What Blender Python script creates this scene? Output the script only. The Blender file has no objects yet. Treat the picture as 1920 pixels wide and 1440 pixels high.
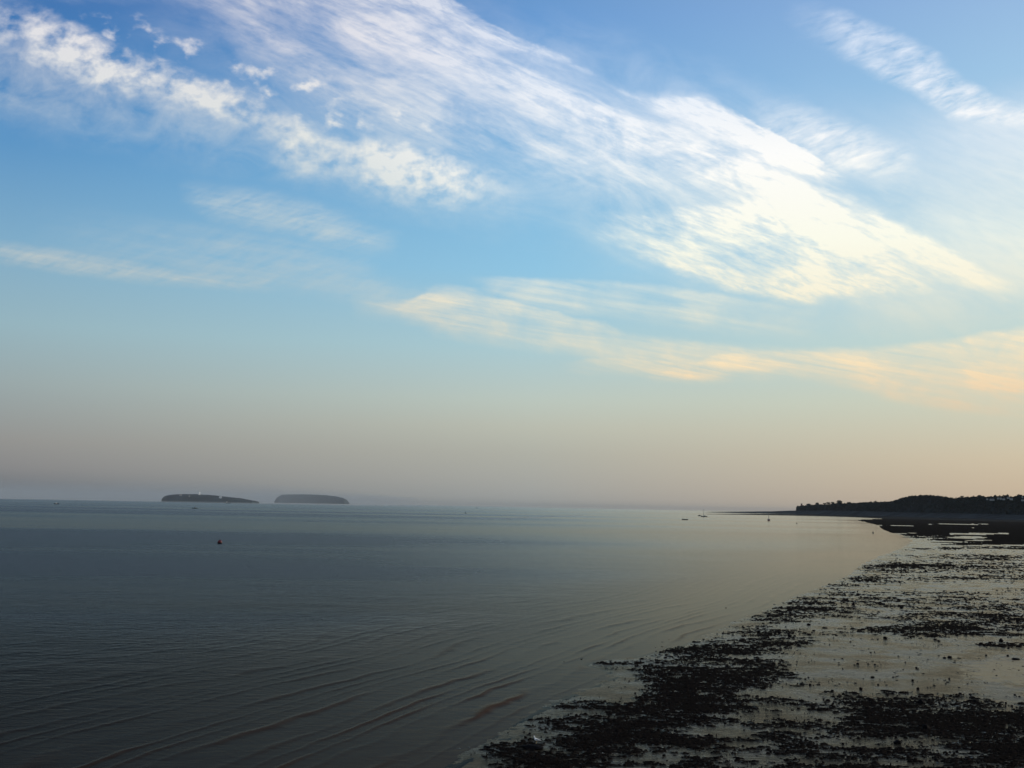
import bpy, bmesh, math, random
import numpy as np
from mathutils import Vector, Matrix

# ------------------------------------------------------------------ camera
R = math.radians
W0, H0, F = 1920.0, 1440.0, 2080.0        # photograph pixels and focal length in them
CAM_H = 12.0
ROLL = R(1.05)
PITCH = math.atan(229.9 * math.cos(ROLL) / F)
fwd = Vector((0, math.cos(PITCH), math.sin(PITCH)))
r0 = Vector((1, 0, 0)); u0 = Vector((0, -math.sin(PITCH), math.cos(PITCH)))
rgt = r0 * math.cos(ROLL) + u0 * math.sin(ROLL)
upv = -r0 * math.sin(ROLL) + u0 * math.cos(ROLL)
scene = bpy.context.scene
col = scene.collection
cam_d = bpy.data.cameras.new('camera'); cam = bpy.data.objects.new('camera', cam_d); col.objects.link(cam)
cam_d.sensor_width = 36; cam_d.lens = 36 * F / W0
cam_d.clip_start = 0.5; cam_d.clip_end = 120000
m3 = Matrix((rgt, upv, -fwd)).transposed().to_4x4()
cam.matrix_world = Matrix.Translation((0, 0, CAM_H)) @ m3
scene.camera = cam

def ray(px, py):
    return fwd * F + rgt * (px - W0 / 2) + upv * (H0 / 2 - py)
def ground(px, py, z=0.0):                 # pixel -> point on the level z
    d = ray(px, py); t = (z - CAM_H) / d.z
    return Vector((d.x * t, d.y * t, z))
def at_dist(px, py, D):                    # pixel -> point at distance D along +Y
    d = ray(px, py); t = D / d.y
    return Vector((d.x * t, D, CAM_H + d.z * t))
def hor(px): return 932.3 + 0.0183 * px
def to_px(x, y, z):                        # numpy: world -> photo pixels
    vx, vy, vz = x, y, z - CAM_H
    c = vx * fwd.x + vy * fwd.y + vz * fwd.z
    a = vx * rgt.x + vy * rgt.y + vz * rgt.z
    b = vx * upv.x + vy * upv.y + vz * upv.z
    c = np.maximum(c, 1e-3)
    return W0 / 2 + F * a / c, H0 / 2 - F * b / c

scene.view_settings.view_transform = 'Standard'
scene.view_settings.look = 'None'
scene.view_settings.exposure = 0.0
scene.view_settings.gamma = 1.0
scene.view_settings.use_curve_mapping = False
scene.cycles.max_bounces = 6
scene.cycles.volume_bounces = 0
scene.cycles.use_denoising = True

SUN_EL, SUN_AZ = R(10), R(74)              # azimuth clockwise from the view direction (+Y)
sd = Vector((math.sin(SUN_AZ) * math.cos(SUN_EL), math.cos(SUN_AZ) * math.cos(SUN_EL), math.sin(SUN_EL)))
sl = bpy.data.lights.new('sun', 'SUN'); so = bpy.data.objects.new('sun', sl); col.objects.link(so)
sl.energy = 2.0; sl.angle = R(0.6); sl.color = (1.0, 0.86, 0.68)
so.rotation_euler = sd.to_track_quat('Z', 'Y').to_euler()

# ------------------------------------------------------------------ world
def lin(c):
    return tuple(((v / 255) / 12.92 if v / 255 <= 0.04045 else ((v / 255 + 0.055) / 1.055) ** 2.4) for v in c)

class NT:
    """tiny node helper"""
    def __init__(s, tree): s.t = tree
    def put(s, sock, v):
        if isinstance(v, bpy.types.NodeSocket): s.t.links.new(v, sock)
        elif v is not None: sock.default_value = v
    def m(s, op, a, b=None, c=None, clamp=False):
        n = s.t.nodes.new('ShaderNodeMath'); n.operation = op; n.use_clamp = clamp
        s.put(n.inputs[0], a); s.put(n.inputs[1], b)
        if c is not None: s.put(n.inputs[2], c)
        return n.outputs[0]
    def comb(s, x, y, z):
        n = s.t.nodes.new('ShaderNodeCombineXYZ')
        for i, v in enumerate((x, y, z)): s.put(n.inputs[i], v)
        return n.outputs[0]
    def sep(s, v):
        n = s.t.nodes.new('ShaderNodeSeparateXYZ'); s.put(n.inputs[0], v); return n.outputs
    def mr(s, v, a, b, c, d, smooth=True):
        n = s.t.nodes.new('ShaderNodeMapRange'); n.interpolation_type = 'SMOOTHSTEP' if smooth else 'LINEAR'
        n.clamp = True
        for i, x in enumerate((v, a, b, c, d)): s.put(n.inputs[i], x)
        return n.outputs[0]
    def noise(s, vec, scale, detail=4, rough=0.55, dist=0.0, lac=2.0):
        n = s.t.nodes.new('ShaderNodeTexNoise'); n.noise_dimensions = '3D'
        s.put(n.inputs['Vector'], vec); n.inputs['Scale'].default_value = scale
        n.inputs['Detail'].default_value = detail; n.inputs['Roughness'].default_value = rough
        n.inputs['Distortion'].default_value = dist; n.inputs['Lacunarity'].default_value = lac
        return n.outputs['Fac']
    def ramp(s, f, stops):
        n = s.t.nodes.new('ShaderNodeValToRGB'); s.put(n.inputs[0], f)
        e = n.color_ramp.elements
        while len(e) > 1: e.remove(e[-1])
        for i, (p, c) in enumerate(stops):
            k = e[0] if i == 0 else e.new(p)
            k.position = p; k.color = (*c, 1)
        return n.outputs[0]
    def mix(s, f, a, b, mode='MIX'):
        n = s.t.nodes.new('ShaderNodeMix'); n.data_type = 'RGBA'; n.blend_type = mode
        s.put(n.inputs[0], f)
        for k, v in ((6, a), (7, b)):
            if isinstance(v, tuple) and len(v) == 3: v = (*v, 1)
            s.put(n.inputs[k], v)
        return n.outputs[2]
    def vscale(s, v, sc):
        n = s.t.nodes.new('ShaderNodeVectorMath'); n.operation = 'SCALE'
        s.put(n.inputs[0], v); s.put(n.inputs[3], sc); return n.outputs[0]

world = bpy.data.worlds.new('World'); scene.world = world; world.use_nodes = True
wt = world.node_tree; wt.nodes.clear(); N = NT(wt)
tc = wt.nodes.new('ShaderNodeTexCoord')
dx, dy, dz = N.sep(tc.outputs['Generated'])
rh = N.m('MAXIMUM', N.m('SQRT', N.m('ADD', N.m('MULTIPLY', dx, dx), N.m('MULTIPLY', dy, dy))), 1e-4)
tanel = N.m('DIVIDE', dz, rh)              # tangent of the elevation
sinaz = N.m('DIVIDE', dx, rh)              # -1 left ... 1 right
# clear sky: colour by elevation, at three bearings
def stops(lst):                            # list of (tan elevation, srgb)
    return [(min(1, max(0, v / 1.2)), lin(c)) for v, c in lst]
tel = N.m('DIVIDE', tanel, 1.2, clamp=True)
left = N.ramp(tel, stops([(0, (100, 109, 118)), (.010, (116, 121, 127)), (.025, (138, 138, 139)), (.048, (150, 150, 148)), (.096, (156, 171, 173)), (.144, (152, 183, 194)),
                          (.216, (128, 174, 204)), (.31, (88, 148, 200)), (.38, (68, 128, 188)), (.46, (58, 106, 172)), (.7, (44, 70, 108)), (1.2, (38, 54, 80))]))
mid = N.ramp(tel, stops([(0, (152, 156, 154)), (.010, (163, 165, 162)), (.025, (170, 171, 165)), (.048, (178, 179, 169)), (.072, (189, 192, 179)), (.096, (190, 202, 193)), (.144, (173, 206, 214)),
                         (.216, (146, 200, 230)), (.31, (124, 184, 226)), (.38, (116, 172, 222)), (.46, (108, 158, 214)), (.7, (82, 110, 146)), (1.2, (66, 84, 112))]))
right = N.ramp(tel, stops([(0, (200, 180, 156)), (.010, (202, 181, 156)), (.048, (210, 196, 170)), (.096, (208, 212, 192)), (.144, (198, 218, 212)),
                           (.216, (182, 216, 230)), (.31, (176, 211, 236)), (.38, (160, 200, 233)), (.46, (148, 184, 226)), (.7, (118, 142, 176)), (1.2, (96, 114, 142))]))
sky = N.mix(N.mr(sinaz, -.42, 0.02, 0, 1, False), left, mid)
sky = N.mix(N.mr(sinaz, 0.02, .42, 0, 1, False), sky, right)
nis = wt.nodes.new('ShaderNodeTexSky'); nis.sky_type = 'NISHITA'; nis.sun_disc = False
nis.sun_elevation = SUN_EL; nis.sun_rotation = SUN_AZ; nis.altitude = 10; nis.dust_density = 2.5
sky = N.mix(0.06, N.vscale(sky, 10.0), nis.outputs[0])

# clouds: bands fixed to directions in the sky, U = x/|y|, V = z/|y|
ady = N.m('MAXIMUM', N.m('ABSOLUTE', dy), 0.02)
U = N.m('DIVIDE', dx, ady); V = N.m('DIVIDE', N.m('MAXIMUM', dz, 0.0), ady)
UU, VV = 0.60, 0.62                        # normalisation: U in -UU..UU, V in 0..VV
def uv(px, py):
    d = ray(px, py); return d.x / d.y, d.z / d.y
U2 = N.m('MULTIPLY', U, F); V2 = N.m('MULTIPLY', V, F)        # about one unit per photo pixel
q = N.comb(U2, V2, 0.0)
def rot_noise(ang_deg, along, across, seed, detail=6, rough=.6, dist=0.0, src=None):
    c, s_ = math.cos(R(ang_deg)), math.sin(R(ang_deg))
    a, b = src if src else (U2, V2)
    x = N.m('ADD', N.m('MULTIPLY', a, c / along), N.m('MULTIPLY', b, s_ / along))
    y = N.m('ADD', N.m('MULTIPLY', a, -s_ / across), N.m('MULTIPLY', b, c / across))
    return N.noise(N.comb(x, y, seed), 1.0, detail, rough, dist)
wn = wt.nodes.new('ShaderNodeTexNoise'); wt.links.new(N.comb(N.m('DIVIDE', U2, 110), N.m('DIVIDE', V2, 60), 3.3), wn.inputs['Vector'])
wn.inputs['Scale'].default_value = 1; wn.inputs['Detail'].default_value = 5; wn.inputs['Roughness'].default_value = .62
w = N.sep(wn.outputs['Color'])
def warped(ax, ay):
    a = N.m('ADD', U2, N.m('MULTIPLY', N.m('SUBTRACT', w[0], .5), ax))
    b = N.m('ADD', V2, N.m('MULTIPLY', N.m('SUBTRACT', w[1], .5), ay))
    return a, b
def band(src, pts, st, sb):
    """pts: (x, top y, bottom y, strength) in photo pixels; st/sb: softness of the top/bottom edge in pixels"""
    a, b = src
    un = N.m('ADD', N.m('DIVIDE', a, 2 * UU * F), 0.5, clamp=True)
    cv = wt.nodes.new('ShaderNodeRGBCurve'); cm = cv.mapping; cm.extend = 'HORIZONTAL'
    for ci in range(3):
        c = cm.curves[ci]
        P = []
        for (x, ty, by, s) in pts:
            y = ty if ci == 0 else by
            if ci == 2: y = (ty + by) / 2
            uu, vv = uv(x, y)
            val = s if ci == 2 else min(1, max(0, vv / VV))
            P.append((min(1, max(0, uu / (2 * UU) + .5)), val))
        while len(c.points) < len(P): c.points.new(0.5, 0.5)
        for p_, (x_, y_) in zip(c.points, P): p_.location = (x_, y_); p_.handle_type = 'AUTO_CLAMPED'
    cm.update()
    wt.links.new(N.comb(un, un, un), cv.inputs['Color'])
    top, bot, st_ = N.sep(cv.outputs['Color'])
    vn = N.m('DIVIDE', b, VV * F)
    e1 = N.mr(N.m('SUBTRACT', top, vn), -st * .5 / (VV * F), st * .5 / (VV * F), 0, 1)
    e2 = N.mr(N.m('SUBTRACT', vn, bot), -sb * .5 / (VV * F), sb * .5 / (VV * F), 0, 1)
    return N.m('MULTIPLY', N.m('MULTIPLY', e1, e2), st_)
def mx(*a):
    o = a[0]
    for b in a[1:]: o = N.m('MAXIMUM', o, b)
    return o
def add(*a):
    o = a[0]
    for b in a[1:]: o = N.m('ADD', o, b)
    return o
sA = warped(90, 75); sB = warped(60, 40); sE = warped(110, 26)
A1 = band(sA, [(-140, -30, 80, .45), (20, 10, 95, .6), (100, 35, 130, .9), (180, 75, 160, .95), (300, 120, 190, .8), (400, 160, 218, .85), (465, 185, 245, .6), (500, 200, 275, .5),
               (535, 210, 300, .7), (640, 258, 330, .6), (730, 270, 355, 1), (800, 285, 362, 1), (880, 312, 375, .7), (960, 332, 372, .15), (1010, 345, 370, 0)], 42, 66)
A2 = band(sA, [(-140, 10, 190, .30), (150, 90, 240, .32), (400, 170, 300, .26), (520, 240, 320, .25), (700, 290, 370, .32), (900, 325, 400, .24), (1010, 350, 400, 0)], 50, 110)
A3 = band(sA, [(150, 10, 60, 0), (240, 28, 100, .9), (340, 70, 140, .9), (430, 105, 180, .9), (530, 130, 205, .9), (600, 150, 232, 1), (655, 170, 240, 1),
               (700, 195, 256, .9), (770, 200, 255, .7), (840, 220, 260, 0)], 30, 30)
B1 = band(sB, [(330, -200, -20, .1), (560, -200, 160, .48), (700, -120, 240, .5), (830, 0, 280, .5), (960, 80, 310, .5), (1100, 150, 340, .5), (1200, 175, 365, .5), (1320, 185, 385, .5),
               (1400, 240, 400, .5), (1550, 330, 450, .5), (1700, 430, 500, .4), (1850, 515, 545, .2), (1940, 545, 560, 0)], 34, 110)
B2 = band(sB, [(330, -200, -60, .1), (560, -80, 40, .28), (800, 15, 115, .42), (960, 85, 170, .5), (1130, 190, 250, .55), (1200, 215, 290, .5), (1300, 265, 335, .6), (1400, 300, 390, .75), (1500, 345, 450, .95),
               (1600, 385, 475, 1), (1700, 430, 492, 1), (1800, 475, 528, .95), (1870, 512, 545, .6), (1930, 545, 555, 0)], 24, 50)
B3 = band(sB, [(760, -60, 10, .1), (830, -10, 30, .5), (960, 60, 95, .55), (1060, 112, 150, .4), (1200, 178, 212, .15), (1300, 186, 222, .35), (1380, 210, 258, .7), (1450, 245, 300, .85), (1550, 310, 335, .6), (1590, 330, 345, 0)], 10, 22)
B4 = band(sB, [(1110, 400, 440, 0), (1190, 400, 470, .5), (1300, 392, 520, .68), (1400, 380, 545, .75), (1500, 400, 562, .8), (1600, 430, 550, .8), (1700, 495, 545, .6), (1760, 520, 540, 0)], 26, 24)
Gp = band(warped(30, 16), [(880, 60, 80, 0), (970, 92, 122, .55), (1080, 128, 168, .75), (1180, 180, 212, .7), (1260, 222, 240, 0)], 12, 12)
Vl = band(warped(140, 90), [(200, -100, 60, 0), (450, -100, 260, .16), (700, -60, 360, .2), (1000, 30, 420, .22), (1300, 130, 520, .26), (1600, 260, 600, .26), (1900, 420, 640, .2), (2100, 450, 640, .1)], 130, 150)
Cc = band(sB, [(1470, 10, 60, 0), (1560, 20, 90, .35), (1640, 50, 130, .65), (1720, 90, 180, .7), (1780, 130, 215, .7), (1850, 180, 230, .65), (1900, 200, 235, .5), (2050, 240, 290, .3)], 40, 40)
Dd = band(sB, [(1400, 190, 260, 0), (1500, 200, 300, .42), (1600, 240, 320, .5), (1660, 260, 325, .4), (1730, 285, 330, 0)], 50, 50)
Gg = band(sB, [(1450, 150, 560, 0), (1700, 210, 600, .2), (1850, 200, 560, .42), (2060, 180, 560, .55)], 120, 100)
E1 = band(sE, [(660, 555, 600, 0), (750, 567, 595, .4), (830, 537, 620, .75), (900, 550, 640, .62), (1000, 572, 650, .55), (1100, 602, 662, .55), (1200, 632, 690, .6), (1300, 642, 710, .6), (1400, 648, 705, .5),
               (1500, 652, 705, .45), (1600, 655, 725, .5), (1700, 650, 750, .6), (1800, 636, 770, .65), (1920, 615, 782, .65), (2100, 600, 800, .6)], 18, 34)
E2 = band(sE, [(880, 520, 560, 0), (1000, 522, 575, .42), (1150, 530, 590, .42), (1300, 545, 612, .42), (1400, 560, 625, .3), (1560, 590, 640, 0)], 14, 30)
E3 = band(sE, [(1050, 680, 690, 0), (1150, 672, 700, .35), (1300, 680, 712, .5), (1400, 660, 700, .35), (1500, 655, 685, .4), (1600, 670, 700, .5), (1750, 690, 725, .5), (2000, 705, 745, .5)], 8, 18)
F1 = band(sE, [(330, 350, 370, 0), (420, 360, 410, .5), (520, 375, 430, .62), (620, 405, 455, .55), (700, 435, 465, .3), (750, 450, 470, 0)], 56, 56)
F2 = band(sE, [(-140, 420, 470, .35), (-30, 448, 485, .38), (100, 470, 505, .42), (250, 495, 522, .42), (400, 513, 536, .4), (520, 520, 545, .2), (620, 530, 545, 0)], 30, 26)
F3 = band(sE, [(60, 390, 500, 0), (300, 420, 510, .2), (500, 440, 535, .26), (650, 480, 555, .22), (760, 545, 585, .2), (830, 560, 590, 0)], 60, 50)
nB = rot_noise(-27, 260, 26, 1.7, 7, .62, .35)
nBf = rot_noise(-20, 60, 14, 5.1, 6, .65, .3)
nA = rot_noise(0, 40, 30, 8.2, 6, .52, .1)
nP = rot_noise(-12, 52, 36, 44.0, 5, .5, .1)
nS = rot_noise(0, 95, 70, 51.0, 7, .62, .4)
nW = rot_noise(-22, 190, 95, 61.0, 6, .6, .5)
nE = rot_noise(-9, 260, 17, 21.0, 7, .62, .25)
nC = rot_noise(20, 74, 22, 31.0, 8, .64, .25)
def modu(mask, n, base, amp, gain=1.0):    # mask * (base + amp*(n-.5)*2)
    return N.m('MULTIPLY', mask, N.m('MAXIMUM', N.m('ADD', N.m('MULTIPLY', N.m('SUBTRACT', n, .5), 2 * amp), base), 0.0))
dA = add(modu(A1, nA, .57, 1.7), modu(A2, nS, .7, 1.8), N.m('MULTIPLY', N.m('MULTIPLY', A3, N.mr(nP, .50, .76, 0, .85)), N.mr(nA, .3, .6, .5, 1.1)))
nBm = add(N.m('MULTIPLY', nB, .55), N.m('MULTIPLY', nBf, .25), N.m('MULTIPLY', nC, .2))
dB = add(modu(B1, nBm, .90, 1.6), modu(N.m('MULTIPLY', B2, .5), nBm, .95, 1.8), modu(mx(B3, B4), nBf, .82, 1.2))
dB = N.m('MULTIPLY', dB, N.mr(nW, .34, .58, .55, 1.0))
dB = N.m('MULTIPLY', dB, N.mr(nBf, .25, .6, .7, 1.06))
dB = N.m('MULTIPLY', dB, N.m('SUBTRACT', 1.0, Gp))
dC = add(modu(Vl, nW, .62, 2.0), modu(mx(Cc, Dd), nC, .72, 1.9), modu(Gg, nBf, .95, .5))
nEm = N.m('ADD', N.m('MULTIPLY', nE, .6), N.m('MULTIPLY', nS, .4))
dE = add(N.m('MULTIPLY', add(modu(mx(E1, E2), nEm, .80, 2.2), modu(E3, nE, .6, 1.4)), N.mr(nW, .36, .60, .62, 1.1)), modu(mx(F1, F2, F3), N.m('ADD', N.m('MULTIPLY', nC, .6), N.m('MULTIPLY', nE, .4)), .95, 2.6))
high = modu(N.mr(N.m('ABSOLUTE', V), .45, .9, 0, .35), nB, .7, 2.0)            # thin streaks higher up, out of view
dens = N.m('MINIMUM', add(dA, dB, dC, dE, high), 1.0, clamp=True)
dens = N.m('MULTIPLY', dens, N.mr(tanel, 0.03, 0.09, 0, 1))
ccr = N.ramp(tel, stops([(.04, (205, 184, 158)), (.09, (232, 206, 172)), (.13, (250, 228, 190)), (.18, (248, 240, 214)), (.24, (252, 252, 236)), (.32, (254, 254, 252)), (.40, (226, 236, 250)), (.5, (208, 222, 244))]))
ccl = N.ramp(tel, stops([(.04, (150, 150, 150)), (.1, (180, 185, 182)), (.18, (206, 206, 196)), (.25, (180, 200, 210)), (.33, (222, 226, 224)), (.42, (226, 224, 230)), (.6, (200, 205, 220))]))
ccol = N.mix(N.mr(sinaz, -.25, .12, 0, 1), ccl, ccr)
sky = N.mix(dens, sky, N.vscale(ccol, 10.0))
bg = wt.nodes.new('ShaderNodeBackground'); bg.inputs[1].default_value = 0.1
wt.links.new(sky, bg.inputs[0])
wo = wt.nodes.new('ShaderNodeOutputWorld'); wt.links.new(bg.outputs[0], wo.inputs[0])
world.cycles.sampling_method = 'MANUAL'; world.cycles.sample_map_resolution = 512

# ------------------------------------------------------------------ helpers
rng = np.random.default_rng(7); random.seed(7)

def fbm(x, y, octaves=5, rough=.5, seed=0):
    def g(ix, iy):
        h = (ix * 374761393 + iy * 668265263 + seed * 974634777) & 0xffffffff
        h = ((h ^ (h >> 13)) * 1274126177) & 0xffffffff
        return (h ^ (h >> 16)) & 0xffff
    tot = np.zeros_like(x); amp = 1; s = 0; f = 1.0
    for o in range(octaves):
        X = x * f + o * 17.3; Y = y * f - o * 9.1
        ix = np.floor(X).astype(np.int64); iy = np.floor(Y).astype(np.int64)
        fx = X - ix; fy = Y - iy
        ux = fx * fx * fx * (fx * (fx * 6 - 15) + 10); uy = fy * fy * fy * (fy * (fy * 6 - 15) + 10)
        def gr(i, j, a, b):
            t = g(i, j) * (2 * np.pi / 65536); return np.cos(t) * a + np.sin(t) * b
        n00 = gr(ix, iy, fx, fy); n10 = gr(ix + 1, iy, fx - 1, fy)
        n01 = gr(ix, iy + 1, fx, fy - 1); n11 = gr(ix + 1, iy + 1, fx - 1, fy - 1)
        n = (n00 * (1 - ux) + n10 * ux) * (1 - uy) + (n01 * (1 - ux) + n11 * ux) * uy
        tot += n * amp; s += amp; amp *= rough; f *= 2.03
    return tot / s * 1.4                    # about -1..1

def mesh_np(name, V, Fc, mat=None, smooth=False, attrs=None):
    V = np.asarray(V, dtype=np.float32); Fc = np.asarray(Fc, dtype=np.int32)
    me = bpy.data.meshes.new(name)
    me.vertices.add(len(V)); me.vertices.foreach_set('co', V.ravel())
    k = Fc.shape[1]
    me.loops.add(Fc.size); me.loops.foreach_set('vertex_index', Fc.ravel())
    me.polygons.add(len(Fc)); me.polygons.foreach_set('loop_start', np.arange(0, Fc.size, k, dtype=np.int32))
    me.polygons.foreach_set('loop_total', np.full(len(Fc), k, dtype=np.int32))
    if smooth: me.polygons.foreach_set('use_smooth', np.ones(len(Fc), dtype=bool))
    me.update(calc_edges=True)
    for n, a in (attrs or {}).items():
        at = me.attributes.new(n, 'FLOAT', 'POINT'); at.data.foreach_set('value', np.asarray(a, dtype=np.float32).ravel())
    if mat: me.materials.append(mat)
    return me
def link(name, me, parent=None, loc=None, label=None, cat=None, group=None, kind=None):
    o = bpy.data.objects.new(name, me); col.objects.link(o)
    if parent: o.parent = parent
    if loc is not None: o.location = loc
    tag(o, label, cat, group, kind); return o
def tag(o, label=None, cat=None, group=None, kind=None):
    if label: o['label'] = label
    if cat: o['category'] = cat
    if group: o['group'] = group
    if kind: o['kind'] = kind
def grid_faces(nr, nc):
    i = np.arange(nr - 1)[:, None] * nc + np.arange(nc - 1)[None, :]
    i = i.ravel()
    return np.stack([i, i + nc, i + nc + 1, i + 1], 1)

class PB:
    """collects simple shapes into one part mesh"""
    def __init__(s): s.v = []; s.f = []
    def add(s, vs, fs):
        b = len(s.v); s.v += [tuple(v) for v in vs]; s.f += [tuple(b + i for i in f) for f in fs]; return s
    def box(s, c, d, taper=1.0):
        x, y, z = c; a, b, h = d[0] / 2, d[1] / 2, d[2]
        vs = [(x + sx * a * (1 if k == 0 else taper), y + sy * b * (1 if k == 0 else taper), z + k * h) for k in (0, 1) for sx, sy in ((-1, -1), (1, -1), (1, 1), (-1, 1))]
        return s.add(vs, [(3, 2, 1, 0), (4, 5, 6, 7), (0, 1, 5, 4), (1, 2, 6, 5), (2, 3, 7, 6), (3, 0, 4, 7)])
    def tube(s, pts, rad, n=8, sq=1.0):
        pts = [Vector(p) for p in pts]; rings = []
        for i, p in enumerate(pts):
            t = (pts[min(i + 1, len(pts) - 1)] - pts[max(i - 1, 0)]).normalized()
            a = t.cross(Vector((0, 0, 1)))
            if a.length < 1e-3: a = Vector((1, 0, 0))
            a.normalize(); b = a.cross(t).normalized()
            r = rad[i] if isinstance(rad, (list, tuple)) else rad
            rings.append([p + a * r * sq * math.cos(2 * math.pi * k / n) + b * r * math.sin(2 * math.pi * k / n) for k in range(n)])
        vs = [v for rg in rings for v in rg]; fs = []
        for i in range(len(pts) - 1):
            for k in range(n):
                fs.append((i * n + k, i * n + (k + 1) % n, (i + 1) * n + (k + 1) % n, (i + 1) * n + k))
        fs.append(tuple(range(n))[::-1]); L = (len(pts) - 1) * n; fs.append(tuple(L + k for k in range(n)))
        return s.add(vs, fs)
    def lathe(s, prof, n=24, c=(0, 0, 0)):
        vs = []; fs = []
        for r, z in prof:
            for k in range(n):
                t = 2 * math.pi * k / n; vs.append((c[0] + r * math.cos(t), c[1] + r * math.sin(t), c[2] + z))
        for i in range(len(prof) - 1):
            for k in range(n): fs.append((i * n + k, i * n + (k + 1) % n, (i + 1) * n + (k + 1) % n, (i + 1) * n + k))
        fs.append(tuple(range(n))[::-1]); L = (len(prof) - 1) * n; fs.append(tuple(L + k for k in range(n)))
        return s.add(vs, fs)
    def mesh(s, name, mat, smooth=False):
        me = bpy.data.meshes.new(name); me.from_pydata(s.v, [], s.f); me.materials.append(mat)
        if smooth:
            for p in me.polygons: p.use_smooth = True
        me.update(); return me
    def part(s, name, mat, parent, smooth=False): return link(name, s.mesh(name, mat, smooth), parent)

def empty(name, loc, rz=0.0, label=None, cat=None, group=None):
    o = bpy.data.objects.new(name, None); col.objects.link(o); o.location = loc; o.rotation_euler = (0, 0, rz)
    o.empty_display_size = .5
    tag(o, label, cat, group); return o

# ------------------------------------------------------------------ materials
def mat_base(name):
    m = bpy.data.materials.new(name); m.use_nodes = True; t = m.node_tree; t.nodes.clear()
    o = t.nodes.new('ShaderNodeOutputMaterial'); return m, t, NT(t), o
def simple(name, rgb, rough=.6, spec=.4, var=.25, scale=3.0, metal=0.0):
    m, t, n, o = mat_base(name)
    b = t.nodes.new('ShaderNodeBsdfPrincipled')
    tcx = t.nodes.new('ShaderNodeTexCoord')
    f = n.noise(tcx.outputs['Object'], scale, 4, .6)
    a = tuple(c * (1 - var) for c in rgb); c2 = tuple(min(1, c * (1 + var)) for c in rgb)
    n.put(b.inputs['Base Color'], n.mix(n.mr(f, .3, .7, 0, 1), a, c2))
    b.inputs['Roughness'].default_value = rough; b.inputs['Specular IOR Level'].default_value = spec
    b.inputs['Metallic'].default_value = metal
    t.links.new(b.outputs[0], o.inputs[0]); return m

def sea_material():
    m, t, n, o = mat_base('sea_water')
    g = t.nodes.new('ShaderNodeNewGeometry')
    px, py, pz = n.sep(g.outputs['Position'])
    ch = t.nodes.new('ShaderNodeAttribute'); ch.attribute_name = 'chop'; chop = ch.outputs['Fac']
    shl = t.nodes.new('ShaderNodeAttribute'); shl.attribute_name = 'shallow'; shal = shl.outputs['Fac']
    # wind chop: short-crested, crests roughly across the view
    v1 = n.comb(n.m('MULTIPLY', px, .55), n.m('MULTIPLY', py, 1.0), 0.0)
    n1 = n.noise(v1, 1.1, 4, .62, .3)
    n2 = n.noise(v1, .28, 3, .55, .2)
    n3 = n.noise(v1, 3.6, 3, .6, .2)
    h = n.m('ADD', n.m('MULTIPLY', n1, .75), n.m('ADD', n.m('MULTIPLY', n2, .8), n.m('MULTIPLY', n3, .26)))
    # long bands of rougher and smoother water, kilometres long
    v4 = n.comb(n.m('MULTIPLY', px, .0006), n.m('MULTIPLY', py, .0042), 4.0)
    slick = n.noise(v4, 1.0, 4, .55, .4)
    v5 = n.comb(n.m('MULTIPLY', px, .012), n.m('MULTIPLY', py, .035), 9.0)
    patch = n.noise(v5, 1.0, 3, .6, .5)
    ruff = n.m('ADD', n.mr(slick, .36, .64, .5, 1.4), n.mr(patch, .3, .7, -.12, .12))
    cs = n.m('MULTIPLY', chop, ruff)
    bump = t.nodes.new('ShaderNodeBump'); bump.inputs['Distance'].default_value = .36
    t.links.new(h, bump.inputs['Height']); t.links.new(n.m('MULTIPLY', cs, .95, clamp=True), bump.inputs['Strength'])
    gl = t.nodes.new('ShaderNodeBsdfGlossy'); gl.distribution = 'GGX'; t.links.new(n.mix(chop, (.97, .96, .90), (.45, .47, .46)), gl.inputs['Color'])  # reflection colour darkened with chop, painting in the shading between wavelets
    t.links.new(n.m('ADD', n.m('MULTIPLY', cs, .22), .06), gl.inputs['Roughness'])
    t.links.new(bump.outputs[0], gl.inputs['Normal'])
    df = t.nodes.new('ShaderNodeBsdfDiffuse')
    cr = t.nodes.new('ShaderNodeAttribute'); cr.attribute_name = 'silt_shade'; crs = cr.outputs['Fac']
    t.links.new(n.mix(crs, n.mix(shal, lin((24, 29, 31)), lin((56, 46, 38))), lin((74, 46, 30))), df.inputs['Color'])  # silt brown on crests, also painting the dimmer reflection of facing slopes
    fr = t.nodes.new('ShaderNodeFresnel'); fr.inputs['IOR'].default_value = 1.26
    b2 = t.nodes.new('ShaderNodeBump'); b2.inputs['Distance'].default_value = .17
    t.links.new(h, b2.inputs['Height']); t.links.new(n.m('MULTIPLY', cs, .95, clamp=True), b2.inputs['Strength']); t.links.new(b2.outputs[0], fr.inputs['Normal'])
    mixs = t.nodes.new('ShaderNodeMixShader')
    t.links.new(n.m('MULTIPLY', n.m('POWER', fr.outputs[0], 2.3), n.m('SUBTRACT', 1.0, n.m('MULTIPLY', crs, .8))), mixs.inputs[0]); t.links.new(df.outputs[0], mixs.inputs[1]); t.links.new(gl.outputs[0], mixs.inputs[2])  # reflection cut along the browned crests as well
    t.links.new(mixs.outputs[0], o.inputs[0]); return m

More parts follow.
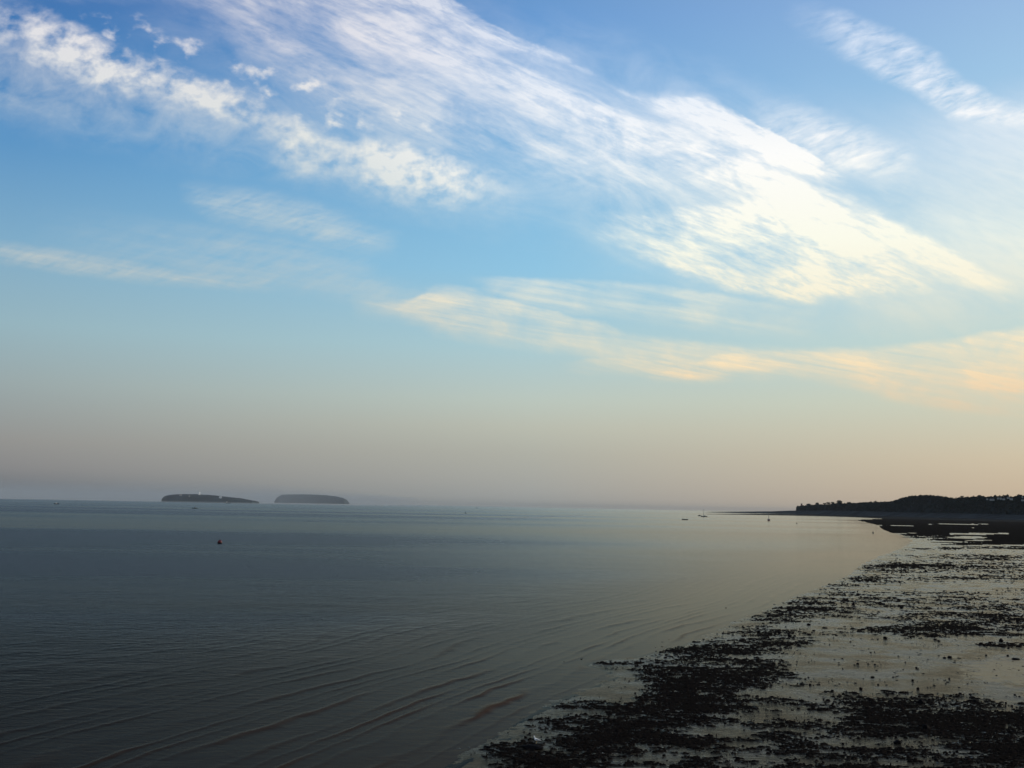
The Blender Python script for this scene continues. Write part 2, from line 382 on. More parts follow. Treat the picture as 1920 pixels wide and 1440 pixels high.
def beach_material():
    m, t, n, o = mat_base('wet_mud_and_weed')
    g = t.nodes.new('ShaderNodeNewGeometry'); P = g.outputs['Position']
    a = t.nodes.new('ShaderNodeAttribute'); a.attribute_name = 'weed'
    s = t.nodes.new('ShaderNodeAttribute'); s.attribute_name = 'sand'
    q_ = n.sep(P); fine = n.noise(n.comb(n.m('MULTIPLY', q_[0], .55), n.m('MULTIPLY', q_[1], 1.3), 0.0), 6.0, 5, .7)
    wmask = n.mr(n.m('ADD', a.outputs['Fac'], n.m('MULTIPLY', n.m('SUBTRACT', fine, .5), 2.4)), .42, .72, 0, 1)
    blot = n.noise(P, .35, 5, .6)
    mud = n.mix(n.mr(blot, .35, .65, 0, 1), (.026, .023, .017), (.056, .048, .034))
    sandp = n.mr(n.m('MULTIPLY', s.outputs['Fac'], n.noise(P, .8, 4, .6, .6)), .38, .55, 0, 1)
    mud = n.mix(sandp, mud, (.32, .235, .11))
    wc = n.mix(n.noise(P, 2.5, 3, .6), (.005, .004, .004), (.020, .016, .012))
    base = n.mix(wmask, mud, wc)
    film = n.mr(n.noise(P, .22, 4, .6), .35, .65, .10, .32)
    rg = n.m('ADD', n.m('ADD', n.m('MULTIPLY', wmask, .4), film), n.m('MULTIPLY', sandp, .25))
    px, py, pz = n.sep(P)
    rip = n.noise(n.comb(n.m('MULTIPLY', px, .6), n.m('MULTIPLY', py, 3.0), 0.0), 1.6, 5, .65, .4)
    hgt = n.m('ADD', rip, n.m('MULTIPLY', n.m('MULTIPLY', wmask, fine), 2.0))
    hgt = n.m('ADD', hgt, n.m('MULTIPLY', n.noise(P, 22.0, 2, .6), .12))
    bp = t.nodes.new('ShaderNodeBump'); bp.inputs['Distance'].default_value = .055; bp.inputs['Strength'].default_value = .75
    t.links.new(hgt, bp.inputs['Height'])
    df = t.nodes.new('ShaderNodeBsdfDiffuse'); n.put(df.inputs['Color'], base); t.links.new(bp.outputs[0], df.inputs['Normal'])
    gl = t.nodes.new('ShaderNodeBsdfGlossy'); gl.inputs['Color'].default_value = (.78, .75, .655, 1)
    n.put(gl.inputs['Roughness'], rg); t.links.new(bp.outputs[0], gl.inputs['Normal'])
    fr = t.nodes.new('ShaderNodeFresnel'); fr.inputs['IOR'].default_value = 1.27; t.links.new(bp.outputs[0], fr.inputs['Normal'])
    fac = n.m('MULTIPLY', n.m('POWER', fr.outputs[0], 2.1), n.m('SUBTRACT', 1.0, n.m('MULTIPLY', wmask, .985)))
    fac = n.m('MULTIPLY', fac, n.m('SUBTRACT', 1.0, n.m('MULTIPLY', sandp, .35)))
    mixs = t.nodes.new('ShaderNodeMixShader'); t.links.new(fac, mixs.inputs[0]); t.links.new(df.outputs[0], mixs.inputs[1]); t.links.new(gl.outputs[0], mixs.inputs[2])
    t.links.new(mixs.outputs[0], o.inputs[0]); return m

M_sea = sea_material(); M_beach = beach_material()
M_weed = simple('dark_bladderwrack', (.012, .009, .0075), .9, .02, .5, 4)
M_rock = simple('wet_black_rock', (.007, .006, .0065), .75, .04, .4, 6)
M_pebble = simple('dark_pebble', (.012, .010, .009), .7, .05, .5, 1.5)
M_reef = simple('reef_rock', (.004, .005, .007), .95, .02, .4, .02)
M_apron = simple('foreshore_scree', (.030, .036, .040), .95, .02, .45, .012)
M_land = simple('headland_earth', (.012, .018, .019), .95, .02, .4, .02)
M_leaf = simple('dark_foliage', (.010, .019, .018), .9, .02, .5, .08)
M_bark = simple('bark', (.03, .025, .02), .9, .05)
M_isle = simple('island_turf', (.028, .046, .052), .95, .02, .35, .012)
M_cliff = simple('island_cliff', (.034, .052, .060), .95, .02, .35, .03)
M_white = simple('white_paint', (.86, .84, .80), .5, .3, .08, .5)
M_cream = simple('cream_render', (.34, .34, .32), .8, .2, .1, .5)
M_slate = simple('slate_roof', (.05, .05, .055), .7, .2)
M_tile = simple('rust_tile_roof', (.16, .07, .05), .8, .2)
M_glass = simple('window_glass', (.02, .025, .03), .1, .5, .1)
M_navy = simple('navy_hull_paint', (.008, .012, .020), .5, .2, .2)
M_black = simple('black_hull_paint', (.004, .004, .005), .5, .15, .2)
M_red = simple('red_hull_paint', (.16, .045, .04), .4, .4, .2)
M_buoy = simple('red_buoy_plastic', (.10, .006, .010), .4, .4, .25, 2.5)
M_algae = simple('algae_crust', (.010, .009, .008), .9, .05, .5, 9)
M_metal = simple('galvanised_steel', (.10, .10, .105), .5, .4, .2, 8, .3)
M_wood = simple('weathered_timber', (.03, .025, .02), .9, .1, .4, 4)
M_gull = simple('white_feathers', (.82, .82, .80), .8, .1, .04, 12)
M_grey = simple('grey_feathers', (.32, .34, .37), .8, .1, .1, 12)
M_beak = simple('yellow_beak', (.6, .35, .05), .5, .3, .1)
M_foam = simple('sea_foam', (.42, .43, .42), .9, .05, .3, .05)
M_cloth = simple('dark_waterproofs', (.03, .03, .04), .8, .1)
M_skin = simple('skin', (.4, .25, .18), .6, .2)

# ------------------------------------------------------------------ shoreline
shore_px = [(690, 1560), (770, 1492), (828, 1442), (890, 1404), (945, 1372), (992, 1342), (1045, 1312), (1105, 1290), (1148, 1272), (1132, 1258), (1090, 1246), (1140, 1238), (1210, 1228),
            (1290, 1206), (1345, 1182), (1400, 1156), (1460, 1134), (1486, 1120), (1540, 1100), (1590, 1080), (1612, 1060), (1650, 1042), (1690, 1028), (1712, 1014), (1690, 1003), (1660, 992),
            (1652, 985), (1625, 978.5), (1608, 975.2), (1650, 973.6), (1668, 972.2), (1750, 973.8), (2300, 984)]
SP = np.array([ground(*p)[:2] for p in shore_px])
poly = np.vstack([SP, [[2600, 1500], [2600, -60], [SP[0, 0], -60]]])
def shore_dist(x, y):
    """signed distance to the waterline: positive on land, negative at sea"""
    best = np.full(x.shape, 1e9)
    for i in range(len(SP) - 1):
        ax, ay = SP[i]; bx, by = SP[i + 1]
        ux, uy = bx - ax, by - ay; L = ux * ux + uy * uy
        t = np.clip(((x - ax) * ux + (y - ay) * uy) / L, 0, 1)
        best = np.minimum(best, np.hypot(x - ax - t * ux, y - ay - t * uy))
    ins = np.zeros(x.shape, bool)
    for i in range(len(poly)):
        ax, ay = poly[i]; bx, by = poly[(i + 1) % len(poly)]
        c = ((ay > y) != (by > y)) & (x < (bx - ax) * (y - ay) / (by - ay + 1e-12) + ax)
        ins ^= c
    return np.where(ins, best, -best)

def smooth(a, b, x):
    t = np.clip((x - a) / (b - a), 0, 1); return t * t * (3 - 2 * t)

soft_px = [(560, 1640), (700, 1510), (800, 1446), (900, 1392), (1000, 1340), (1090, 1298), (1180, 1262), (1260, 1226), (1340, 1188), (1420, 1152), (1500, 1118), (1560, 1086), (1620, 1052), (1680, 1022), (1730, 1000), (1800, 980)]
def poly_dist(x, y):
    P = np.array([ground(*p)[:2] for p in soft_px]); best = np.full(x.shape, 1e9)
    for i in range(len(P) - 1):
        ax, ay = P[i]; ux, uy = P[i + 1] - P[i]; L = ux * ux + uy * uy
        t = np.clip(((x - ax) * ux + (y - ay) * uy) / L, 0, 1)
        best = np.minimum(best, np.hypot(x - ax - t * ux, y - ay - t * uy))
    return best
# ------------------------------------------------------------------ sea
az = np.concatenate([np.linspace(-180, -40, 36)[:-1], np.linspace(-40, -26.5, 30)[:-1], np.linspace(-26.5, 26.5, 720)[:-1], np.linspace(26.5, 40, 30)[:-1], np.linspace(40, 180, 36)])
az = np.radians(az)
inv = np.concatenate([np.linspace(1 / 52000, 1 / 44.0, 500)[:-1], 1 / np.geomspace(44, 1.5, 30)])
dist = 1 / inv
A, D = np.meshgrid(az, dist)
X = np.sin(A) * D; Y = np.cos(A) * D
sdn = shore_dist(X.ravel(), Y.ravel()).reshape(X.shape)
soft = poly_dist(X, Y)
off = np.maximum(-sdn, 0)
lam = 2.3 + 2.2 * smooth(0, 60, off)
warp = fbm(X * .022, Y * .022, 2, .5, 3) * 1.6 + fbm(X * .16, Y * .16, 2, .5, 5) * .10
# swell reaches the shore as lines that follow it; further out they straighten
phase = (soft + .6 * np.sin(soft * .9)) / 1.65 * (1 - .2 * smooth(0, 60, soft)) + warp + .22 * fbm(X * .3, Y * .3, 2, .5, 6)
crest = (0.5 + 0.5 * np.cos(2 * np.pi * phase)) ** 6
along = smooth(-.25, .45, fbm(X * .13 + 9, Y * .06 + np.floor(phase + .5) * 7.7, 2, .5, 8))
amp = .066 * np.exp(-off / 36) * (.06 + 1.0 * along) * smooth(0, 2.5, off) * (.35 + .65 * smooth(220, 90, D)) + .010 * np.exp(-off / 260)
swell = .05 * fbm(X * .05, Y * .16, 3, .5, 12) * smooth(5, 60, off) * np.exp(-D / 500)
Z = (amp * crest + swell) * (D < 1500) + .0
ppx, ppy = to_px(X, Y, Z * 0)
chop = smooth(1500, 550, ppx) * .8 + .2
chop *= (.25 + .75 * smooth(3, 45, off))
chop = np.clip(chop, .08, 1)
shal = np.exp(-off / 22) * (off > 0)
Vs = np.stack([X.ravel(), Y.ravel(), Z.ravel()], 1)
sea = link('sea', mesh_np('sea', Vs, grid_faces(len(dist), len(az)), M_sea, True, {'chop': chop, 'shallow': shal, 'silt_shade': np.clip(crest ** 1.5 * along * np.exp(-off / 12) * smooth(.2, 1.0, off) * smooth(170, 80, D), 0, 1)}), label='grey green sea with low ripples running in to the mudflat', kind='structure')

# ------------------------------------------------------------------ mudflat
blobs = [  # centre x, y, radius x, y, weight in photo pixels
    (1330, 1265, 160, 45, .42), (1250, 1345, 190, 55, .42), (1080, 1405, 130, 34, .34), (1500, 1405, 220, 30, .22), (1790, 1352, 170, 34, .45), (1880, 1410, 140, 40, .3),
    (1500, 1146, 90, 20, .35), (1650, 1128, 160, 10, .15), (1705, 1184, 130, 10, .5), (1860, 1168, 90, 18, .35), (1470, 1203, 110, 9, .5), (1570, 1100, 60, 8, .3),
    (1680, 1064, 90, 6, .35), (1780, 1062, 150, 5, .25), (1860, 1046, 90, 6, .3), (1560, 1240, 60, 5, .35), (1880, 1212, 90, 4, .4), (1280, 1215, 70, 12, .3),
    (1150, 1330, 50, 20, .2), (1640, 1345, 60, 30, .2), (1780, 1085, 160, 4, .3), (1440, 1160, 40, 8, .3),
    (1730, 1255, 150, 36, -1.0), (1900, 1270, 80, 30, -.8), (1570, 1225, 90, 26, -.55), (1560, 1260, 60, 22, -.5), (1480, 1345, 90, 7, -.6), (1350, 1376, 80, 9, -.6), (1650, 1398, 110, 7, -.5),
    (1860, 1198, 80, 5, -.6), (1750, 1036, 200, 3, -.15), (1790, 1029, 150, 2.5, .35), (1860, 1020, 120, 3, .5), (1590, 1172, 110, 7, -.3), (1150, 1290, 40, 22, -.7), (1440, 1302, 70, 8, -.4), (1700, 1105, 200, 5, -.2),
    (960, 1405, 50, 20, .10), (1410, 1398, 60, 7, -.3), (1830, 1100, 120, 5, -.2), (1700, 1020, 60, 7, -.4),
    # the black reef further out
    (1850, 990, 190, 11, 1.6), (1740, 978, 110, 6, 1.6), (1900, 974, 280, 7, 1.9), (1740, 996, 70, 5, 1.2), (1880, 1012, 90, 4, 1.5), (1910, 1002, 50, 12, 1.2), (1800, 994, 120, 4, 1.0), (1660, 977, 45, 2.5, 1.3),
    # and its bright pools
    (1798, 983.2, 66, 1.1, -3.5), (1848, 1001.5, 62, 1.3, -3), (1820, 1009, 34, 1.6, -3), (1830, 1014, 26, .9, -2.5), (1700, 986, 40, 1.2, -1.6), (1705, 995, 12, 1.0, -2), (1810, 990.5, 30, .7, -2.5),
    (1690, 1000.5, 50, .9, -1.2), (1900, 995, 22, .7, -2), (1890, 1023, 60, .8, -1.2)]
def weed_field(x, y):
    px, py = to_px(x, y, x * 0)
    jx = fbm(x * .02, y * .03, 4, .6, 71); jy = fbm(x * .02 + 40, y * .05, 4, .6, 72)
    px = px + jx * 34; py = py + jy * np.clip((py - 955) * .06, .5, 9)
    d = np.full(x.shape, .485)
    for cx, cy, rx, ry, w_ in blobs:
        d = d + (w_ * .55 if 0 < w_ < .6 else w_) * np.exp(-((px - cx) / rx) ** 2 - ((py - cy) / ry) ** 2)
    sdv = shore_dist(x.ravel(), y.ravel()).reshape(x.shape)
    d = d - .28 * np.exp(-np.maximum(sdv, 0) / .9)
    far = smooth(120, 500, y)
    # patches: longer across the view than along it
    n = .50 * fbm(x * .10, y * .19, 4, .5, 21) + .55 * fbm(x * .28, y * .72, 4, .6, 22) + .50 * fbm(x * 1.2, y * 3.0, 3, .6, 23)
    n2 = .8 * fbm(x * .022, y * .035, 5, .6, 24)
    nn = n * (1 - far) + (n2 + .4 * n) * far
    val = (d - .5) * 1.35 + nn * .95
    # torn, speckled cover rather than solid carpets
    val = val - .34 * smooth(-.15, .45, fbm(x * 1.5, y * 4.0, 3, .65, 27)) * (1 - .6 * far)
    return smooth(-.05, .20, val), sdv, px, py
azb = np.radians(np.concatenate([np.linspace(-8, 27.5, 740)[:-1], np.linspace(27.5, 45, 190)[:-1], np.linspace(45, 60, 16)]))
invb = np.concatenate([np.linspace(1 / 3300, 1 / 46.0, 470)[:-1], 1 / np.geomspace(46, 4, 40)])
A, D = np.meshgrid(azb, 1 / invb)
X = np.sin(A) * D; Y = np.cos(A) * D
weed, sdv, bpx, bpy_ = weed_field(X, Y)
slope = np.clip(sdv * .012, -.6, .10) + np.clip(sdv - 8, 0, 100) * .0012
micro = .022 * fbm(X * .35, Y * .8, 4, .5, 31) + .010 * fbm(X * 1.6, Y * 3.0, 3, .5, 32)
rough_h = weed * (.05 + .09 * np.abs(fbm(X * 1.5, Y * 1.5, 4, .6, 33))) * (1 + 4 * smooth(500, 900, D))
Z = slope + micro * smooth(-3, 2, sdv) + rough_h
Z = np.where(sdv < -2.5, np.minimum(Z, -.25), Z)
sandm = np.exp(-((bpx - 1890) / 110) ** 2 - ((bpy_ - 1262) / 34) ** 2) * 1.1 + .8 * np.exp(-((bpx - 1775) / 26) ** 2 - ((bpy_ - 1234) / 3) ** 2) + .30
Vb = np.stack([X.ravel(), Y.ravel(), Z.ravel()], 1)
fb = grid_faces(len(invb), len(azb))
keep = (sdv.ravel()[fb] > -9).any(1) & (Vb[fb][:, :, 1] < 3100).all(1)
fb = fb[keep]
used = np.unique(fb); remap = np.full(len(Vb), -1); remap[used] = np.arange(len(used))
mud = link('mudflat', mesh_np('mudflat', Vb[used], remap[fb], M_beach, True, {'weed': weed.ravel()[used], 'sand': sandm.ravel()[used]}),
           label='wet grey mudflat with dark weed patches and shining pools', kind='structure')
def beach_z(x, y):
    x = np.atleast_1d(np.asarray(x, float)); y = np.atleast_1d(np.asarray(y, float))
    s = shore_dist(x, y)
    return np.clip(s * .012, -.6, .10) + np.clip(s - 8, 0, 100) * .0012 + .022 * fbm(x * .35, y * .8, 4, .5, 31) * smooth(-3, 2, s), s
# seabed under the water line so the ground closes beneath the sea
bm_v = [(-60000, -3000, -3), (60000, -3000, -3), (60000, 60000, -3), (-60000, 60000, -3)]
sbm = bpy.data.meshes.new('seabed'); sbm.from_pydata(bm_v, [], [(0, 1, 2, 3)]); sbm.materials.append(simple('seabed_silt', (.05, .045, .035), .9, .1, .2, .01))
link('seabed', sbm, kind='structure')

# seaweed clumps: real low mounds, too many to count
def mounds(xs, ys, zs, rad, hgt, nseg=6):
    n = len(xs); k = np.arange(nseg) * 2 * np.pi / nseg
    ph = rng.uniform(0, 6.28, n)[:, None]
    st = rng.uniform(.8, 2.3, n)[:, None]
    rr = rad[:, None] * rng.uniform(.55, 1.35, (n, nseg))
    rx = np.cos(k + ph) * rr * st; ry = np.sin(k + ph) * rr / st ** .5
    ring = np.stack([xs[:, None] + rx, ys[:, None] + ry, np.repeat((zs - .03)[:, None], nseg, 1)], 2)
    mid_ = np.stack([xs[:, None] + rx * .62, ys[:, None] + ry * .62, zs[:, None] + hgt[:, None] * rng.uniform(.4, 1.1, (n, nseg))], 2)
    top = np.stack([xs, ys, zs + hgt * rng.uniform(.6, 1.2, n)], 1)[:, None, :]
    Vv = np.concatenate([ring, mid_, top], 1)
    per = 2 * nseg + 1; fc = []
    for i in range(nseg):
        j = (i + 1) % nseg
        fc += [(i, j, nseg + j), (i, nseg + j, nseg + i), (nseg + i, nseg + j, 2 * nseg)]
    fc = np.array(fc); Fc = (np.arange(n)[:, None, None] * per + fc[None]).reshape(-1, 3)
    return Vv.reshape(-1, 3), Fc
def scatter(n, ymin, ymax, pxmin=880, pxmax=2380):
    """points spread evenly over the picture rows of the flat"""
    px = rng.uniform(pxmin, pxmax, n); py = rng.uniform(ymin, ymax, n)
    dxy = np.array([[r_.x, r_.y, r_.z] for r_ in (fwd * F, rgt, upv)])
    d = dxy[0][None] + dxy[1][None] * (px - W0 / 2)[:, None] + dxy[2][None] * (H0 / 2 - py)[:, None]
    t = -CAM_H / d[:, 2]; return d[:, 0] * t, d[:, 1] * t
xs, ys = scatter(310000, 1040, 1475)
wv, sv, _, _ = weed_field(xs, ys)
k = (wv > rng.uniform(.05, .8, len(xs))) & (sv > .3) & (fbm(xs * 2.4, ys * 5.5, 3, .6, 77) > -.12)
xs, ys = xs[k][:74000], ys[k][:74000]
zs, _ = beach_z(xs, ys)
dd = np.hypot(xs, ys)
rad = (.018 + .10 * rng.random(len(xs)) ** 2.2) * (.75 + dd / 150); hg = (.01 + .075 * rng.random(len(xs)) ** 2) * (.8 + dd / 260)
v_, f_ = mounds(xs, ys, zs + .03, rad, hg, 5)
link('seaweed', mesh_np('seaweed', v_, f_, M_weed), label='black brown seaweed clumps spread over the mudflat', cat='seaweed', kind='stuff')
# loose pebbles on the open mud
xs, ys = scatter(26000, 1030, 1470)
wv, sv, _, _ = weed_field(xs, ys)
cl = fbm(xs * .12, ys * .2, 3, .6, 41)
k = (wv < .8) & (sv > .2) & (cl > rng.uniform(-.2, .9, len(xs)))
xs, ys = xs[k][:2600], ys[k][:2600]; zs, _ = beach_z(xs, ys)
dd = np.hypot(xs, ys)
v_, f_ = mounds(xs, ys, zs + .01, (.015 + .05 * rng.random(len(xs)) ** 2) * (.6 + dd / 110), (.01 + .04 * rng.random(len(xs)) ** 2) * (.6 + dd / 140), 5)
link('pebbles', mesh_np('pebbles', v_, f_, M_pebble), label='small dark pebbles strewn on the wet mud', cat='pebbles', kind='stuff')

# ------------------------------------------------------------------ rocks
def rock_mesh(seed, flat=.6):
    bm = bmesh.new(); bmesh.ops.create_icosphere(bm, subdivisions=2, radius=1.0)
    r_ = random.Random(seed); pl = [Vector((r_.uniform(-1, 1), r_.uniform(-1, 1), r_.uniform(-.3, 1))).normalized() for _ in range(9)]
    off_ = [r_.uniform(.62, .9) for _ in pl]
    for v in bm.verts:
        for p_, o_ in zip(pl, off_):
            e = v.co.dot(p_) - o_
            if e > 0: v.co -= p_ * e * .9
        v.co *= 1 + r_.uniform(-.05, .05)
        v.co.z *= flat
    me = bpy.data.meshes.new('rock'); bm.to_mesh(me); bm.free(); me.materials.append(M_rock); return me
rmeshes = [rock_mesh(i, .5 + .06 * (i % 4)) for i in range(8)]
def rock(px, py, wpx, hpx, label, group=None, i=0):
    p = ground(px, py); z, s = beach_z(p.x, p.y); D_ = math.hypot(p.x, p.y)
    sx = wpx / F * D_ / 2; sz = hpx / F * D_
    o = link('rock', rmeshes[i % 8], None, (p.x, p.y, float(z[0]) + sz * .35), label, 'rock', group)
    o.scale = (sx, sx * .8, sz); o.rotation_euler = (0, 0, (i * 1.7) % .9 - .45); return o
rocks = [
    (1000, 1405, 44, 9, 'long low black rock with the white gull standing on it'),
    (1075, 1371, 15, 8, 'squat black rock at the weed edge, right of the gull'),
    (915, 1403, 9, 4, 'small black rock in the shallows left of the gull'),
    (993, 1377, 5, 3, 'tiny dark rock in the shallows just behind the gull'),
    (1736, 1372, 14, 11, 'upright dark rock standing among the weed at lower right'),
    (1683, 1399, 14, 8, 'blunt dark rock near the bottom edge amid pale mud'),
    (1727, 1323, 12, 8, 'dark rock on the far edge of the lower right weed bed'),
    (1780, 1236, 9, 4, 'larger of two blocky rocks on the smooth mud pan'),
    (1771, 1237, 6, 3, 'smaller of two blocky rocks on the smooth mud pan'),
    (1780, 1277, 5, 4, 'lone small round rock in the middle of the smooth mud pan'),
    (1636, 1274, 8, 4, 'dark rock at the left rim of the smooth mud pan'),
    (1721, 1296, 6, 4, 'round black rock at the near rim of the smooth mud pan'),
    (1614, 1296, 7, 5, 'dark rock between the smooth mud pan and the weed below'),
    (1608, 1248, 6, 3, 'low rock left of the smooth mud pan'),
    (1600, 1135, 6, 4, 'lone black rock on the pale middle mudflat'),
    (1422, 1188, 8, 6, 'left of two black rocks above the dark weed streak'),
    (1461, 1190, 6, 6, 'right of two black rocks above the dark weed streak'),
    (1480, 1196, 9, 5, 'black rock rising from the end of the dark weed streak'),
    (1877, 1206, 9, 7, 'upright dark rock at right beyond the smooth mud pan'),
    (1811, 1193, 5, 5, 'small upright rock on the mud ridge beyond the smooth pan'),
    (1660, 1200, 9, 5, 'flat dark rock beyond the left end of the smooth mud pan'),
    (1516, 1174, 8, 4, 'low dark rock on pale mud left of centre of the flat'),
    (1736, 1073, 5, 4, 'far small rock on the bright streaked mud'),
    (1697, 1067, 5, 4, 'farther small rock near the first weed streaks'),
    (1361, 1140, 4, 2, 'tiny rock breaking the water off the weed point'),
    (1090, 1236, 4, 2, 'tiny rock in the ripples off the weed tongue'),
    (1690, 1142, 6, 4, 'dark rock on the pale flat right of the lone black rock'),
    (1862, 1165, 8, 4, 'dark rock in the weed at the right edge of the flat'),
    (1905, 1240, 16, 4, 'long flat brown rock at the right edge of the smooth mud pan'),
    (1760, 1205, 6, 3, 'small rock in the pebble line beyond the smooth mud pan'),
    (1828, 1320, 8, 5, 'dark rock in front of the smooth mud pan at right'),
    (1560, 1300, 7, 4, 'dark rock on pale mud above the central weed bed'),
]
for i, (px, py, w_, h_, lb) in enumerate(rocks): rock(px, py, w_, h_, lb, None, i)
n_ = 0
for i in range(2000):
    if n_ >= 70: break
    px, py = random.uniform(1000, 1930), random.uniform(1070, 1436)
    p = ground(px, py); wv, sv, _, _ = weed_field(np.array([p.x]), np.array([p.y]))
    if sv[0] < 1.0 or wv[0] > .75: continue
    if any(abs(px - r_[0]) < 12 and abs(py - r_[1]) < 6 for r_ in rocks): continue
    s_ = random.uniform(3.2, 6.5) * (.6 + .5 * (py - 1070) / 366)
    rock(px, py, s_, s_ * random.uniform(.45, .75), 'small dark rock lying on wet mud between weed patches', 'small dark rocks scattered over the mudflat', i); n_ += 1

# ------------------------------------------------------------------ gull
gp = ground(1006, 1399.5); gz = float(beach_z(gp.x, gp.y)[0][0]) + .12
g = empty('gull', (gp.x, gp.y, gz), R(200), 'white gull standing upright on the long black rock', 'gull')
PB().tube([(-.20, 0, .135), (-.13, 0, .15), (-.05, 0, .165), (.03, 0, .185), (.09, 0, .22), (.115, 0, .27), (.125, 0, .315), (.135, 0, .345), (.15, 0, .36), (.165, 0, .355)],
          [.012, .04, .062, .070, .058, .038, .032, .036, .032, .012], 12).part('body', M_gull, g, True)
for s_ in (-1, 1):
    PB().tube([(.06, .058 * s_, .21), (0, .066 * s_, .195), (-.09, .052 * s_, .17), (-.2, .022 * s_, .145), (-.27, .006 * s_, .13)], [.02, .042, .036, .018, .004], 8, .45).part('wing', M_grey, g, True)
    lg = PB().tube([(0, .03 * s_, .13), (.005, .03 * s_, .06), (0, .03 * s_, .005)], [.008, .004, .004], 6)
    lg.add([(0, .03 * s_, .004), (.045, .012 * s_, .002), (.05, .03 * s_, .002), (.045, .048 * s_, .002), (0, .03 * s_, 0)], [(0, 1, 2), (0, 2, 3), (4, 2, 1), (4, 3, 2)]); lg.part('leg', M_beak, g)
    PB().lathe([(.001, -.005), (.004, 0), (.001, .005)], 6, (.150, .030 * s_, .352)).part('eye', M_black, g)
PB().tube([(.165, 0, .352), (.19, 0, .348), (.213, 0, .338)], [.010, .007, .002], 6).part('beak', M_beak, g)

# ------------------------------------------------------------------ red mooring buoy and small markers
bp = ground(412, 1019.5)
b = empty('mooring_buoy', (bp.x, bp.y, 0), 0, 'round red mooring buoy with a dark waterline afloat in open water', 'buoy')
rB = .66
PB().lathe([(rB * math.cos(t), .42 + rB * math.sin(t)) for t in np.linspace(-.25, 1.45, 12)], 28).part('float', M_buoy, b, True)
PB().lathe([(rB * 1.012 * math.cos(t), .42 + rB * 1.012 * math.sin(t)) for t in np.linspace(-1.4, -.1, 9)], 28).part('algae_band', M_algae, b, True)
PB().lathe([(.16, 1.05), (.17, 1.09), (.10, 1.12)], 16).part('cap', M_black, b, True)
PB().tube([(.11 * math.cos(t), 0, 1.2 + .11 * math.sin(t)) for t in np.linspace(-1.2, 4.3, 12)], .022, 6).part('ring', M_metal, b, True)

def spar_buoy(px, py, h_, w_, label, mat):
    p = ground(px, py); o = empty('marker_buoy', (p.x, p.y, 0), 0, label, 'buoy')
    PB().lathe([(w_ * .35, -.3), (w_ * .5, 0), (w_ * .5, h_ * .25), (w_ * .3, h_ * .35)], 14).part('float', mat, o, True)
    PB().lathe([(w_ * .14, h_ * .35), (w_ * .10, h_ * .8)], 10).part('mast', mat, o)
    PB().lathe([(.02, h_ * .78), (w_ * .24, h_ * .84), (w_ * .24, h_ * .95), (.02, h_)], 10).part('topmark', M_black, o)
spar_buoy(873, 962.5, 2.8, 2.2, 'dark navigation buoy alone in the middle distance left of centre', M_black)
spar_buoy(894, 953.2, 7.0, 5.0, 'farthest tiny buoy, close under the horizon', M_black)
spar_buoy(1494, 982, 1.5, 1.3, 'small dark buoy off the spit, right of the masted yacht', M_black)
spar_buoy(1637, 999.5, 1.4, 1.0, 'small dark buoy close off the reef and mudflat edge', M_navy)

def post(px, py, h_, label, fork):
    p = ground(px, py); o = empty('timber_post', (p.x, p.y, -.2), 0, label, 'post')
    PB().tube([(0, 0, 0), (.04, 0, h_ * .55), (0, 0, h_)], [.16, .14, .12], 8).part('shaft', M_wood, o)
    PB().tube([(0, 0, h_ * .55), (fork, 0, h_ * .95)], [.10, .07], 6).part('brace', M_wood, o)
post(1663, 987.5, 2.6, 'left of two dark posts standing in shallow water by the reef', -.8)
post(1691, 988.5, 3.2, 'right of two dark posts standing in shallow water by the reef', .7)

# ------------------------------------------------------------------ boats
def hull(L, B, Hh, sheer=.25, n=11):
    pb = PB(); rings = []
    for i in range(n):
        t = i / (n - 1)
        bw = B / 2 * (math.sin(math.pi * min(1, .18 + .82 * (1 - t) ** .9) / 2 * 1.0) if t > .4 else (.82 + .18 * math.sin(t / .4 * math.pi / 2)))
        bw = max(bw * (1 - smooth(.55, 1.02, np.array(t))) + .02, .02)
        bw = float(bw); x = (t - .5) * L; top = Hh * (1 + sheer * t * t); kz = -.35 * Hh * (1 - t ** 4) + .2 * Hh * t ** 4
        rings.append([(x, -bw, top), (x, -bw * .86, Hh * .35), (x, -bw * .4, kz * .7), (x, 0, kz), (x, bw * .4, kz * .7), (x, bw * .86, Hh * .35), (x, bw, top), (x, 0, top - .06)])
    vs = [v for r_ in rings for v in r_]; fs = []
    for i in range(n - 1):
        for k_ in range(8): fs.append((i * 8 + k_, (i + 1) * 8 + k_, (i + 1) * 8 + (k_ + 1) % 8, i * 8 + (k_ + 1) % 8))
    fs.append(tuple(range(8))); fs.append(tuple((n - 1) * 8 + k_ for k_ in range(8))[::-1])
    return pb.add(vs, fs)
